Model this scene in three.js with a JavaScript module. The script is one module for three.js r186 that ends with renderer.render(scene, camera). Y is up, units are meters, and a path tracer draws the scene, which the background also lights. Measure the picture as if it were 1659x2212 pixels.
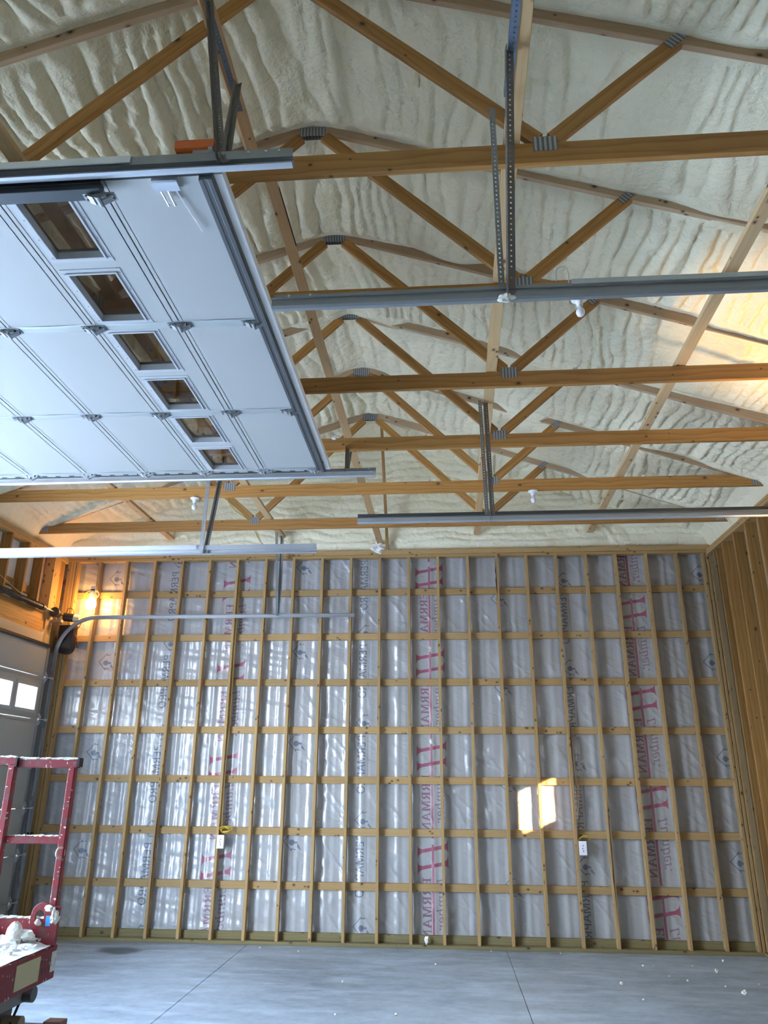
import * as THREE from 'three';
import { mergeGeometries } from 'three/addons/utils/BufferGeometryUtils.js';

// ---------------------------------------------------------------- camera, sky, sun, exposure
const scene = new THREE.Scene();
const camera = new THREE.PerspectiveCamera(68.75, 1659 / 2212, 0.1, 200);
camera.position.set(2.8812, 1.8515, 10.1043);
camera.rotation.set(0.34645, 0.07868, 0.00694, 'YXZ');
scene.add(camera);
const EXPOSURE = 4.0;
const SUN_DIR = new THREE.Vector3(2.62, 1.05, 4.1).normalize();      // towards the sun: low, off to the right
const SUN_INTENSITY = 13;
const SKY_STRENGTH = 10.5;
// sky and sun are set just below the helpers they need: a clear blue sky with thin white cloud, equal all round
const sun = new THREE.DirectionalLight(0xffd49a, SUN_INTENSITY);
sun.position.copy(SUN_DIR).multiplyScalar(30); sun.target.position.set(2, 1, 3);
sun.castShadow = true; sun.shadow.mapSize.set(2048, 2048);
Object.assign(sun.shadow.camera, { left: -14, right: 14, top: 14, bottom: -14, near: 1, far: 80 });
scene.add(sun, sun.target);

// ---------------------------------------------------------------- helpers
const V = (x, y, z) => new THREE.Vector3(x, y, z);
function rng(s) { return () => { s |= 0; s = s + 0x6D2B79F5 | 0; let t = Math.imul(s ^ s >>> 15, 1 | s); t = t + Math.imul(t ^ t >>> 7, 61 | t) ^ t; return ((t ^ t >>> 14) >>> 0) / 4294967296; }; }
function hash(x, y, s) { let h = Math.imul(x, 374761393) + Math.imul(y, 668265263) + Math.imul(s, 974634777) | 0; h = Math.imul(h ^ h >>> 13, 1274126177); return ((h ^ h >>> 16) >>> 0) / 4294967296; }
function noise(x, y, s = 0, px = 0, py = 0) {                       // value noise -1..1, optionally periodic
  const xi = Math.floor(x), yi = Math.floor(y); let fx = x - xi, fy = y - yi;
  fx = fx * fx * (3 - 2 * fx); fy = fy * fy * (3 - 2 * fy);
  const w = (a, p) => p ? ((a % p) + p) % p : a;
  const a = hash(w(xi, px), w(yi, py), s), b = hash(w(xi + 1, px), w(yi, py), s), c = hash(w(xi, px), w(yi + 1, py), s), d = hash(w(xi + 1, px), w(yi + 1, py), s);
  return (a + (b - a) * fx + (c - a) * fy + (a - b - c + d) * fx * fy) * 2 - 1;
}
function fbm(x, y, s, o = 4, px = 0, py = 0) { let v = 0, a = .5, k = 1; for (let i = 0; i < o; i++) { v += a * noise(x * k, y * k, s + i, px * k, py * k); a *= .5; k *= 2; } return v; }
const clamp = (v, a = 0, b = 1) => Math.min(b, Math.max(a, v));
const smooth = (a, b, v) => { v = clamp((v - a) / (b - a)); return v * v * (3 - 2 * v); };
const sr = (c) => Math.round(255 * clamp(c <= .0031308 ? c * 12.92 : 1.055 * c ** (1 / 2.4) - .055));
function dataTex(w, h, f, srgb = true) {                            // f(u, v) -> [r, g, b] linear
  const d = new Uint8Array(w * h * 4);
  for (let j = 0; j < h; j++) for (let i = 0; i < w; i++) {
    const c = f(i / w, j / h), k = (j * w + i) * 4;
    for (let n = 0; n < 3; n++) d[k + n] = srgb ? sr(c[n]) : clamp(c[n]) * 255;
    d[k + 3] = 255;
  }
  const t = new THREE.DataTexture(d, w, h, THREE.RGBAFormat);
  t.wrapS = t.wrapT = THREE.RepeatWrapping; t.magFilter = THREE.LinearFilter; t.minFilter = THREE.LinearMipmapLinearFilter; t.generateMipmaps = true;
  if (srgb) t.colorSpace = THREE.SRGBColorSpace;
  t.needsUpdate = true; return t;
}
{
  const t = dataTex(1024, 512, (u, v) => {
    const el = (v - .5) * Math.PI, up = Math.max(0, Math.sin(el)), k = Math.pow(1 - up, 2.2), px = 40;
    const cl = smooth(.02, .5, fbm(u * px, (1 / (up + .18)) * 4, 201, 5, px, 4096) + .12) * (.35 + .5 * k);
    const c = [.26 + .34 * k, .42 + .30 * k, .70 + .16 * k].map((a, n) => a + ([.86, .88, .9][n] - a) * cl);
    return el < 0 ? [.42, .43, .44] : c;
  });
  t.mapping = THREE.EquirectangularReflectionMapping;
  scene.background = t; scene.backgroundIntensity = SKY_STRENGTH;
}
const counts = {};
function numbered(n) { const c = counts[n] = (counts[n] ?? -1) + 1; return c ? n + '_' + String(c).padStart(3, '0') : n; }
function thing(name, label, category, [x, y, z] = [0, 0, 0], group) {
  const o = new THREE.Group(); o.name = numbered(name); o.position.set(x, y, z); o.userData = { label, category };
  if (group) o.userData.group = group;
  scene.add(o); return o;
}
function structure(name, [x, y, z] = [0, 0, 0]) { const o = new THREE.Group(); o.name = name; o.position.set(x, y, z); o.userData = { kind: 'structure' }; scene.add(o); return o; }
const worldOf = (o) => { const p = V(0, 0, 0); for (let q = o; q && q !== scene; q = q.parent) p.add(q.position); return p; };
function part(parent, name, geo, mat, label) {                      // geo in world metres; re-based onto its parent
  const p = worldOf(parent), m = new THREE.Mesh(geo.translate(-p.x, -p.y, -p.z), mat);
  m.name = name; if (label) m.userData.label = label;
  parent.add(m); return m;
}
function put(parent, name, geo, mat, x, y, z, rot) {                // shared geometry placed by world position
  const p = worldOf(parent), m = new THREE.Mesh(geo, mat); m.name = name; m.position.set(x - p.x, y - p.y, z - p.z); if (rot) m.rotation.set(...rot);
  parent.add(m); return m;
}
function solo(name, label, category, geo, mat, group) {             // a thing that is one mesh, its origin at its base
  geo.computeBoundingBox(); const b = geo.boundingBox, x = (b.min.x + b.max.x) / 2, y = b.min.y, z = (b.min.z + b.max.z) / 2;
  const m = new THREE.Mesh(geo.translate(-x, -y, -z), mat); m.position.set(x, y, z); m.name = numbered(name); m.userData = { label, category };
  if (group) m.userData.group = group;
  scene.add(m); return m;
}
const merge = (l) => mergeGeometries(l.map((g) => { g = g.index ? g.toNonIndexed() : g; for (const k of Object.keys(g.attributes)) if (!['position', 'normal', 'uv'].includes(k)) g.deleteAttribute(k); return g; }));
function basis(A, B, up) { const X = B.clone().sub(A).normalize(), Y = up.clone().addScaledVector(X, -up.dot(X)).normalize(), Z = X.clone().cross(Y); return new THREE.Matrix4().makeBasis(X, Y, Z).setPosition(A); }
// a prism: closed outline [(y, z)...] counter-clockwise seen from +x, swept from A to B; uv in metres along the length and round the outline
function prism(pts, A, B, up = V(0, 1, 0), uo = 0, vo = 0) {
  if (THREE.ShapeUtils.area(pts.map(([a, b]) => ({ x: a, y: b }))) < 0) pts = [...pts].reverse();
  const L = A.distanceTo(B), P = [], N = [], U = [], n = pts.length; let v = 0;
  for (let i = 0; i < n; i++) {
    const [a, b] = pts[i], [c, d] = pts[(i + 1) % n], e = Math.hypot(c - a, d - b), ny = (d - b) / e, nz = -(c - a) / e;
    P.push(0, a, b, L, c, d, L, a, b, 0, a, b, 0, c, d, L, c, d);
    for (let k = 0; k < 6; k++) N.push(0, ny, nz);
    U.push(uo, vo + v, uo + L, vo + v + e, uo + L, vo + v, uo, vo + v, uo, vo + v + e, uo + L, vo + v + e); v += e;
  }
  const tri = THREE.ShapeUtils.triangulateShape(pts.map(([a, b]) => new THREE.Vector2(a, b)), []);
  for (const [x, s] of [[0, -1], [L, 1]]) for (const t of tri) for (const k of (s > 0 ? t : [t[0], t[2], t[1]])) { P.push(x, pts[k][0], pts[k][1]); N.push(s, 0, 0); U.push(uo + pts[k][0] * .3, vo + pts[k][1]); }
  const g = new THREE.BufferGeometry();
  g.setAttribute('position', new THREE.Float32BufferAttribute(P, 3)); g.setAttribute('normal', new THREE.Float32BufferAttribute(N, 3)); g.setAttribute('uv', new THREE.Float32BufferAttribute(U, 2));
  return g.applyMatrix4(basis(A, B, up));
}
function boardOutline(h, t, c = .003) { const a = h / 2, b = t / 2; return [[-a + c, -b], [a - c, -b], [a, -b + c], [a, b - c], [a - c, b], [-a + c, b], [-a, b - c], [-a, -b + c]]; }
let boardSeed = 7;
function board(A, B, h, t, up = V(0, 1, 0), c) { boardSeed += 1; return prism(boardOutline(h, t, c), A, B, up, hash(boardSeed, 1, 5) * 9, hash(boardSeed, 2, 5) * 5); }
function bx(x0, x1, y0, y1, z0, z1, c = .002) {                     // an upright box as a board along its longest side
  const X = x1 - x0, Y = y1 - y0, Z = z1 - z0, mx = (x0 + x1) / 2, my = (y0 + y1) / 2, mz = (z0 + z1) / 2, k = Math.min(c, X / 3, Y / 3, Z / 3);
  if (X >= Y && X >= Z) return board(V(x0, my, mz), V(x1, my, mz), Y, Z, V(0, 1, 0), k);
  if (Y >= Z) return board(V(mx, y0, mz), V(mx, y1, mz), X, Z, V(1, 0, 0), k);
  return board(V(mx, my, z0), V(mx, my, z1), Y, X, V(0, 1, 0), k);
}
function cyl(A, B, r, r2 = r, seg = 14) { const L = A.distanceTo(B), g = new THREE.CylinderGeometry(r2, r, L, seg); g.translate(0, L / 2, 0); g.applyQuaternion(new THREE.Quaternion().setFromUnitVectors(V(0, 1, 0), B.clone().sub(A).normalize())); return g.translate(A.x, A.y, A.z); }
function tube(pts, r, seg = 24, rs = 6) { return new THREE.TubeGeometry(new THREE.CatmullRomCurve3(pts.map((p) => V(...p))), seg, r, rs); }
function lathe(pts, x, y, z, seg = 20) { return new THREE.LatheGeometry(pts.map(([a, b]) => new THREE.Vector2(a, b)), seg).translate(x, y, z); }
function blob(r, s, sq = [1, 1, 1], d = 2) {                        // a lump of hardened foam
  const g = new THREE.IcosahedronGeometry(1, d), p = g.attributes.position;
  for (let i = 0; i < p.count; i++) { const x = p.getX(i), y = p.getY(i), z = p.getZ(i), k = r * (1 + .5 * noise(x * 1.7 + 9 * s, y * 1.7 + z * 1.3, s) + .34 * noise(x * 4 + z * 3, y * 4 - z * 2, s + 3)); p.setXYZ(i, x * k * sq[0], y * k * sq[1], z * k * sq[2]); }
  g.computeVertexNormals(); return g;
}
// a perforated steel angle with real holes in both legs
function perfAngle(A, B, up, w = .035, gap = .026, r = .0048) {
  const L = A.distanceTo(B), t = .0022, leg = () => {
    const s = new THREE.Shape([[0, 0], [L, 0], [L, w], [0, w]].map(([a, b]) => new THREE.Vector2(a, b)));
    for (let x = gap * .7; x < L - gap * .5; x += gap) { const h = new THREE.Path(); h.absarc(x, w * .55, r, 0, Math.PI * 2, true); s.holes.push(h); }
    return new THREE.ExtrudeGeometry(s, { depth: t, bevelEnabled: false, curveSegments: 5 });
  };
  return merge([leg(), leg().rotateX(-Math.PI / 2)]).applyMatrix4(basis(A, B, up));
}
function grid(xs, ys, f, uv) {                                      // a smooth sheet through f(a, b) -> [x, y, z]
  const n = xs.length, m = ys.length, P = new Float32Array(n * m * 3), U = new Float32Array(n * m * 2), I = [];
  for (let j = 0; j < m; j++) for (let i = 0; i < n; i++) { const k = j * n + i, p = f(xs[i], ys[j]), q = uv(xs[i], ys[j]); P.set(p, k * 3); U.set(q, k * 2); }
  for (let j = 0; j < m - 1; j++) for (let i = 0; i < n - 1; i++) { const k = j * n + i; I.push(k, k + 1, k + n, k + 1, k + n + 1, k + n); }
  const g = new THREE.BufferGeometry(); g.setAttribute('position', new THREE.BufferAttribute(P, 3)); g.setAttribute('uv', new THREE.BufferAttribute(U, 2)); g.setIndex(I); g.computeVertexNormals(); return g;
}
const steps = (a, b, d) => { const n = Math.round((b - a) / d); return Array.from({ length: n + 1 }, (_, i) => a + (b - a) * i / n); };

// ---------------------------------------------------------------- materials
function woodTex(seed, base, late, knotCol, contrast, rings, knots) {  // tile 3 m x 0.375 m
  const R = rng(seed), K = Array.from({ length: knots }, () => [R() * 3, R() * .375, .005 + R() * .009]);
  return dataTex(1536, 256, (u, v) => {
    const x = u * 3, y = v * .375; let yy = y, dark = 0;
    for (const [kx, ky, kr] of K) {
      let dx = Math.abs(x - kx), dy = y - ky; if (dx > 1.5) dx = 3 - dx; if (dy > .1875) dy -= .375; if (dy < -.1875) dy += .375;
      const q = Math.exp(-(dx * dx) / (kr * kr * 18)); yy += Math.sign(dy) * kr * 1.5 * q * Math.exp(-Math.abs(dy) / (kr * 3));
      const e = Math.hypot(dx * .75, dy) / kr; dark = Math.max(dark, 1 - smooth(.6, 1.25, e), .4 * (1 - smooth(1.1, 2.2, e)));
    }
    const wv = fbm(u * 4, v * 3, seed, 3, 4, 3), w2 = fbm(u * 14, v * 10, seed + 20, 2, 14, 10);
    const r = (yy / .375 * rings + wv * rings * .16 + w2 * .22); let f = r - Math.floor(r); f = f < .72 ? f / .72 * .55 : 1 - (f - .72) / .28 * .9;
    const fine = fbm(u * 60, v * 128, seed + 40, 2, 60, 128) * .5, tone = fbm(u * 3, v * 2, seed + 60, 2, 3, 2);
    const k = clamp(f * contrast + fine * .25 + tone * .25, 0, 1);
    return [0, 1, 2].map((n) => (base[n] + (late[n] - base[n]) * k) * (1 - dark) + knotCol[n] * dark);
  });
}
const spruceMap = woodTex(11, [.68, .47, .235], [.56, .35, .145], [.12, .055, .02], .55, 9, 26);
const pineMap = woodTex(29, [.45, .23, .062], [.27, .112, .026], [.075, .03, .012], .85, 7, 9);
const treatedMap = woodTex(53, [.36, .31, .14], [.25, .20, .08], [.07, .05, .02], .6, 8, 14);
for (const t of [spruceMap, pineMap, treatedMap]) t.repeat.set(1 / 3, 1 / .375);
const wood = (map, r, g, b, rough = .72) => new THREE.MeshStandardMaterial({ map, color: new THREE.Color().setRGB(r, g, b), roughness: rough });
const spruce = [wood(spruceMap, .64, .62, .54), wood(spruceMap, .6, .56, .46), wood(spruceMap, .68, .64, .53), wood(spruceMap, .58, .56, .49)];
const pine = [wood(pineMap, 1, 1, 1, .62), wood(pineMap, .92, .9, .9, .62), wood(pineMap, 1.12, 1.1, 1.06, .62)];
const brownStud = [wood(pineMap, .76, .8, .8), wood(pineMap, .68, .72, .72), wood(pineMap, .88, .92, .92)];
const overspray = [wood(spruceMap, .78, .82, 1.02, .85), wood(spruceMap, .66, .66, .78, .85)];
const paleBrace = [wood(spruceMap, .9, .93, 1), wood(spruceMap, .86, .82, .84), wood(spruceMap, .98, .98, 1)];
const treated = wood(treatedMap, .62, .6, .62, .85);
const pick = (l, i) => l[Math.floor(hash(i, 3, 77) * l.length)];
const std = (r, g, b, rough = .6, metal = 0, more = {}) => new THREE.MeshStandardMaterial({ color: new THREE.Color().setRGB(r, g, b), roughness: rough, metalness: metal, ...more });
const galv = std(.50, .53, .56, .42, .75), galvDull = std(.30, .32, .33, .55, .6), galvBright = std(.66, .70, .75, .35, .7), darkSteel = std(.11, .12, .125, .5, .5), blackPaint = std(.018, .018, .02, .45), blackPlastic = std(.012, .012, .014, .5);
const plateSteel = std(.30, .31, .32, .5, .55), hangerSteel = std(.17, .16, .15, .5, .5), chrome = std(.75, .77, .8, .22, .9);
const doorPaint = std(.335, .35, .335, .5), doorTrim = std(.38, .40, .41, .4), doorEdge = std(.74, .74, .72, .6), whitePlastic = std(.80, .80, .78, .4);
const foamTint = dataTex(512, 512, (u, v) => { const a = fbm(u * 4, v * 4, 3, 4, 4, 4), b = fbm(u * 9, v * 9, 13, 3, 9, 9); const k = clamp(.5 + a * .7), w = clamp(b * 1.4 - .25); return [.89 - .08 * k - .06 * w, .835 - .085 * k - .08 * w, .625 - .09 * k - .10 * w]; });
const foamBump = dataTex(1024, 1024, (u, v) => { const b = fbm(u * 24, v * 24, 5, 4, 24, 24), c = Math.abs(noise(u * 60, v * 60, 9, 60, 60)); const k = clamp(.5 + b * .6 - c * .18); return [k, k, k]; }, false);
foamTint.repeat.set(.4, .4); foamBump.repeat.set(.9, .9);
const foam = new THREE.MeshStandardMaterial({ map: foamTint, bumpMap: foamBump, bumpScale: .011, roughness: .82, side: THREE.DoubleSide });
const foamBit = std(.80, .79, .72, .85);
const wear = dataTex(256, 256, (u, v) => { const a = smooth(.12, .4, fbm(u * 9, v * 9, 301, 4, 9, 9)), b = smooth(.42, .55, fbm(u * 26, v * 14, 311, 3, 26, 14)); return [0, 1, 2].map((n) => { let c = [.21, .011, .018][n]; c += ([.13, .05, .045][n] - c) * a * .8; return c + ([.62, .58, .52][n] - c) * b; }); });
wear.repeat.set(2.5, 2.5);
const red = new THREE.MeshStandardMaterial({ map: wear, roughness: .5 }), redDull = new THREE.MeshStandardMaterial({ map: wear, color: new THREE.Color().setRGB(.85, .85, .85), roughness: .65 });
const pane = new THREE.MeshPhysicalMaterial({ color: 0xffffff, transmission: 1, thickness: 0, roughness: .02, ior: 1.5 });
const reflectionTintPane = pane.clone(); reflectionTintPane.color.setRGB(.55, .5, .45);  // brown tint stands in for a dark reflection in the overhead panes
const yellowCable = std(.62, .42, .05, .5), whiteCable = std(.7, .68, .62, .5), copperCable = std(.4, .2, .08, .5);

// ---------------------------------------------------------------- outdoors
{
  const apron = solo('ground', 'pale ground outside the doorway', 'ground', bx(-60, 70, -.35, -.11, -60, 70), std(.82, .81, .80, .9)); apron.userData = { kind: 'structure' };
  const h = thing('neighbor_house', 'sunlit cream house outside, seen through the closed door window', 'house', [-19, -.1, -22]);
  const siding = std(.78, .68, .48, .8), roofM = std(.16, .14, .13, .9), win = std(.05, .06, .08, .1);
  part(h, 'wall', bx(-23, -14.4, -.1, 6.2, -27, -18.2, .02), siding);
  part(h, 'roof', prism([[0, -5], [.25, -5], [3, 0], [.25, 5], [0, 5]].map(([a, b]) => [a, b]).reverse(), V(-23.4, 6.1, -22.6), V(-14, 6.1, -22.6)), roofM);
  for (const z of [-25, -22.4, -19.8]) { part(h, 'window', bx(-14.42, -14.34, 3.6, 5, z - .5, z + .5), win); }
  for (const x of [-20.5, -17]) part(h, 'window', bx(x - .5, x + .5, 3.6, 5, -18.24, -18.14), win);
}

{
  const b = thing('unseen_barn', 'unseen dark barn beyond the open doorway, placed to block low sky', 'barn', [-22, -.1, 8]), brown = std(.10, .09, .075, .9);  // out of view, placed to keep low sky light off the upper wall
  part(b, 'wall', bx(-26, -18, -.1, 2.7, -5, 24, .02), brown);
  part(b, 'roof', prism([[0, -5], [.2, -5], [1.6, 0], [.2, 5], [0, 5]], V(-22, 2.6, -5.5), V(-22, 2.6, 24.5)), std(.09, .09, .095, .8));
}

// ---------------------------------------------------------------- floor
const XL = -2.51, XR = 6.5, ZF = 12.2;
{
  const concrete = dataTex(2048, 2048, (u, v) => {
    const x = -2.9 + u * 9.8, z = -.4 + v * 13;
    const a = fbm(x * .7, z * .7, 91, 5), b = fbm(x * 2.2, z * 5, 95, 4), c = fbm(x * 8, z * 15, 99, 4), d = fbm(x * 30, z * 30, 101, 2);
    let k = .41 + .15 * a +   .09 * b + .08 * c + .05 * d; k += .22 * Math.max(0, fbm(x * 2.2, z * 9, 111, 4));
    const e = Math.hypot((x + .9) / .27, (z - .5) / .24) + .25 * noise(x * 6, z * 6, 7); k *= 1 - .72 * (1 - smooth(.55, 1.15, e));
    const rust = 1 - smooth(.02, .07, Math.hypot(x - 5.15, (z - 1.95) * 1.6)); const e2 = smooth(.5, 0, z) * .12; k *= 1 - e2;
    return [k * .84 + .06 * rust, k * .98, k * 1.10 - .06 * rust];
  });
  const mat = new THREE.MeshStandardMaterial({ map: concrete, roughness: .52 });
  const dark = std(.05, .05, .05, .9);
  const f = structure('floor');
  part(f, 'slab_base', bx(-2.75, 6.75, -.11, -.014, -.3, ZF + .2), dark);
  const xs = [-2.75, .47, 3.565, 6.75], zs = [-.25, 4.6, 9, ZF + .2], j = .003;
  for (let a = 0; a < 3; a++) for (let b = 0; b < 3; b++) {
    const g = bx(xs[a] + j, xs[a + 1] - j, -.014, 0, zs[b] + j, zs[b + 1] - j, .002), p = g.attributes.position, u = g.attributes.uv;
    for (let i = 0; i < p.count; i++) u.setXY(i, (p.getX(i) + 2.9) / 9.8, (p.getZ(i) + .4) / 13);
    part(f, 'slab', g, mat);
  }
}

// ---------------------------------------------------------------- back wall
const S = .4064, studX = []; for (let k = -5; k <= 15; k++) studX.push(k * S);
const girtY = Array.from({ length: 7 }, (_, i) => 4.352 - i * .619);
{
  const w = structure('wall_back');
  part(w, 'siding', bx(-2.75, 6.75, -.1, 5.2, -.34, -.24), std(.5, .5, .5));
  // printed wrap
  const W = 2048, H = 896, cv = document.createElement('canvas'); cv.width = W; cv.height = H;
  const c = cv.getContext('2d'), M = W / 2.743; c.fillStyle = '#a9a9a8'; c.fillRect(0, 0, W, H);
  const frame = (cx, oy) => c.setTransform(0, M, M, 0, cx * M, oy * M);            // reading downwards, tops to the left: print seen from its back
  for (const oy of [-1.2, 0, 1.2]) {
    frame(2.365, oy + .08);
    c.fillStyle = '#9c5568';
    for (const t of [0, .19]) {
      const P = (a, b) => [t + a - .18 * b * -1 * -1 + 0, b];
      const q = (l) => { c.beginPath(); l.forEach(([a, b], i) => { const X = t + a - .18 * b, Y = b; i ? c.lineTo(X, Y) : c.moveTo(X, Y); }); c.closePath(); c.fill(); };
      q([[-.021, -.19], [.021, -.19], [.021, .19], [-.021, .19]]);
      for (const s of [-1, 1]) q([[-.075, s * .19], [.075, s * .19], [.04, s * .176], [.021, s * .13], [-.021, s * .13], [-.04, s * .176]]);
    }
    c.fillRect(-.05, -.013, 1.13, .026);
    c.fillStyle = '#8a6374'; c.font = '0.158px serif';
    c.save(); c.scale(.005, .005); c.font = 'bold 30px serif'; c.fillText('ERRMAN', 64, -5); c.restore();
    c.save(); c.scale(.005, .005); c.font = 'italic 30px serif'; c.fillStyle = '#876a7c'; c.fillText('Lumber.', 62, 30); c.restore();
    frame(1.5, oy + .08);
    c.save(); c.scale(.005, .005); c.font = '29px sans-serif'; c.fillStyle = '#5f6778'; c.fillText('PERMAPRO', 206, 0); c.fillText('PERMAPRO', -34, 0); c.restore();
    c.fillStyle = '#788092'; c.fillRect(1.02, .03, .62, .006); c.fillRect(-.18, .03, .62, .006);
    const house = (cx, ty, k) => {
      frame(cx, oy + .08 + ty); c.strokeStyle = '#5a6276'; c.lineWidth = .008; c.beginPath(); c.moveTo(-.01 * k, .03 * k); c.lineTo(0, -.02 * k); c.lineTo(-.02 * k, -.02 * k); c.lineTo(.085 * k, -.12 * k); c.lineTo(.19 * k, -.02 * k); c.lineTo(.17 * k, -.02 * k); c.lineTo(.18 * k, .03 * k); c.stroke();
      c.fillStyle = '#6a7282'; c.beginPath(); c.arc(.1 * k, -.02 * k, .033 * k, 0, 7); c.fill(); c.fillRect(.09 * k, .0, .02 * k, .05 * k);
      c.beginPath(); c.moveTo(.11 * k, .05 * k); c.lineTo(.19 * k, .1 * k); c.lineTo(.15 * k, .045 * k); c.closePath(); c.fill();
    };
    house(1.5, .79, 1); house(1.5, -.41, 1); house(.6, 1.04, 1.05); house(.6, -.16, 1.05);
    frame(.6, oy + .08); c.fillStyle = '#7d8492';
    for (const [a, b, l] of [[.05, -.01, .3], [.12, .05, .42], [.16, .065, .3], [.2, .12, .09], [.34, .12, .05]]) for (let t = 0; t < l; t += .022) c.fillRect(a + t, b, .015, .008);
  }
  const print = new THREE.CanvasTexture(cv); print.wrapS = print.wrapT = THREE.RepeatWrapping; print.colorSpace = THREE.SRGBColorSpace; print.magFilter = THREE.LinearFilter;
  const crinkle = dataTex(1024, 1024, (u, v) => {
    const a = noise(u * 16 + v * 34, v * 8 - u * 4, 31, 0, 0), b = fbm(u * 40, v * 60, 35, 2, 40, 60), q = fbm(u * 6, v * 6, 41, 2, 6, 6);
    const k = clamp(.5 + .28 * a * clamp(.5 + q * 1.6) + .2 * b * clamp(.5 - q)); return [k, k, k];
  }, false);
  const bump = crinkle; bump.repeat.set(2.3, 1.1);
  const wrapMat = new THREE.MeshPhysicalMaterial({ map: print, bumpMap: bump, bumpScale: .01, roughness: .38, clearcoat: .8, clearcoatRoughness: .16, side: THREE.DoubleSide });
  const sheets = [[-2.7, .35, 4.54], [.35, 3.093, 4.67], [3.093, 5.836, 4.18], [5.836, 6.7, 4.5]];
  sheets.forEach(([a, b, y0], i) => {
    const ox = .35 + (i - 1) * 2.743;
    const g = grid(steps(a, b + .04, .019), steps(.03, 4.95, .024), (x, y) => {
      let rib = 0; const q = ((x + .05) / .2286) % 1, qq = q < 0 ? q + 1 : q; rib = .013 * (smooth(.0, .12, qq) - smooth(.24, .36, qq)) + .005 * (smooth(.52, .58, qq) - smooth(.64, .72, qq));
      let gy = 9; for (const t of girtY) gy = Math.min(gy, Math.abs(y - t));
      const loose = smooth(.05, .16, gy), L = smooth(1.6, .2, x);
      const diag = noise(x * 7 + y * 9, (y - x) * 2.2, 3), rip = noise(x * 3.2, y * 22 + x * 3, 8), big = noise(x * 2.4, y * 2.2, 14), crease = Math.pow(1 - Math.abs(noise(x * 5 + y * 4.2, y * 1.4 - x * .8, 22)), 8);
      return [x, y, -.137 + rib * .8 + loose * (.006 * diag * (1 - .5 * L) + .006 * rip * L + .010 * big + .011 * crease * (1 - L)) - loose * .002 + (i % 2) * .0012];
    }, (x, y) => [(x - ox) / 2.743, 1 + (y - (y0 + .08)) / 1.2]);
    part(w, 'house_wrap', g, wrapMat);
  });
  studX.forEach((x, i) => { const r = hash(i, 9, 4); part(w, 'stud', board(V(x + (r - .5) * .006, .04, -.0445), V(x + (hash(i, 5, 4) - .5) * .008, 4.83, -.0445), .038, .089, V(1, 0, 0)), pick(spruce, i)); });
  for (const x of [XL + .02, XL + .06, XL + .1, XL + .145, 6.46, 6.505, 6.55]) part(w, 'stud', board(V(x, .04, -.0445), V(x, 4.83, -.0445), .036, .089, V(1, 0, 0)), pick(spruce, Math.round(x * 100)));
  // bark left on the edges of two studs
  const bark = std(.055, .03, .018, .95);
  const barkAt = (x0, y0, x1, y1, s) => { const g = grid(steps(0, 1, .02), steps(0, 1, .25), (t, q) => { const wv = Math.sin(Math.PI * t) * (.7 + .4 * noise(t * 9, 1, s)); return [x0 + (x1 - x0) * t + .0195 - q * .02 * wv, y0 + (y1 - y0) * t, .0012 + .0005 * Math.sin(q * 3)]; }, (a, b) => [a, b]); return g; };
  bark.side = THREE.DoubleSide;
  part(w, 'bark', barkAt(-2 * S, .1, -2 * S, 2.2, 1), bark); part(w, 'bark', barkAt(12 * S - .014, .3, 12 * S - .012, 1.75, 4), bark); part(w, 'bark', barkAt(9 * S - .024, 4.2, 9 * S - .03, 4.82, 6), bark);
  // girts: boards butted at random joints
  girtY.forEach((y, r) => {
    const cuts = [XL - .1, ...[0, 1, 2].map((k) => studX[3 + k * 6 + Math.floor(hash(r, k, 2) * 4)]).slice(0, 2), 6.62];
    for (let k = 0; k + 1 < cuts.length; k++) part(w, 'girt', board(V(cuts[k] + .001, y + (hash(r, k, 8) - .5) * .006, -.1085), V(cuts[k + 1] - .001, y + (hash(r, k, 18) - .5) * .006, -.1085), .089, .038), pick(spruce, r * 7 + k + 50));
  });
  for (const [y0, y1] of [[4.83, 4.868], [4.872, 4.94]]) for (const [a, b] of [[XL - .1, 2.02], [2.024, 6.6]]) part(w, 'top_plate', bx(a, b, y0, y1, -.1, .002), pick(spruce, Math.round(y0 * 50)));
  for (const [a, b] of [[-2.6, 2.27], [2.274, 6.6]]) part(w, 'bottom_plate', bx(a, b, .001, .04, -.095, .02), treated);
  part(w, 'skirt_board', bx(-2.6, 6.62, .04, .125, -.126, -.092), treated);
}

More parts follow.
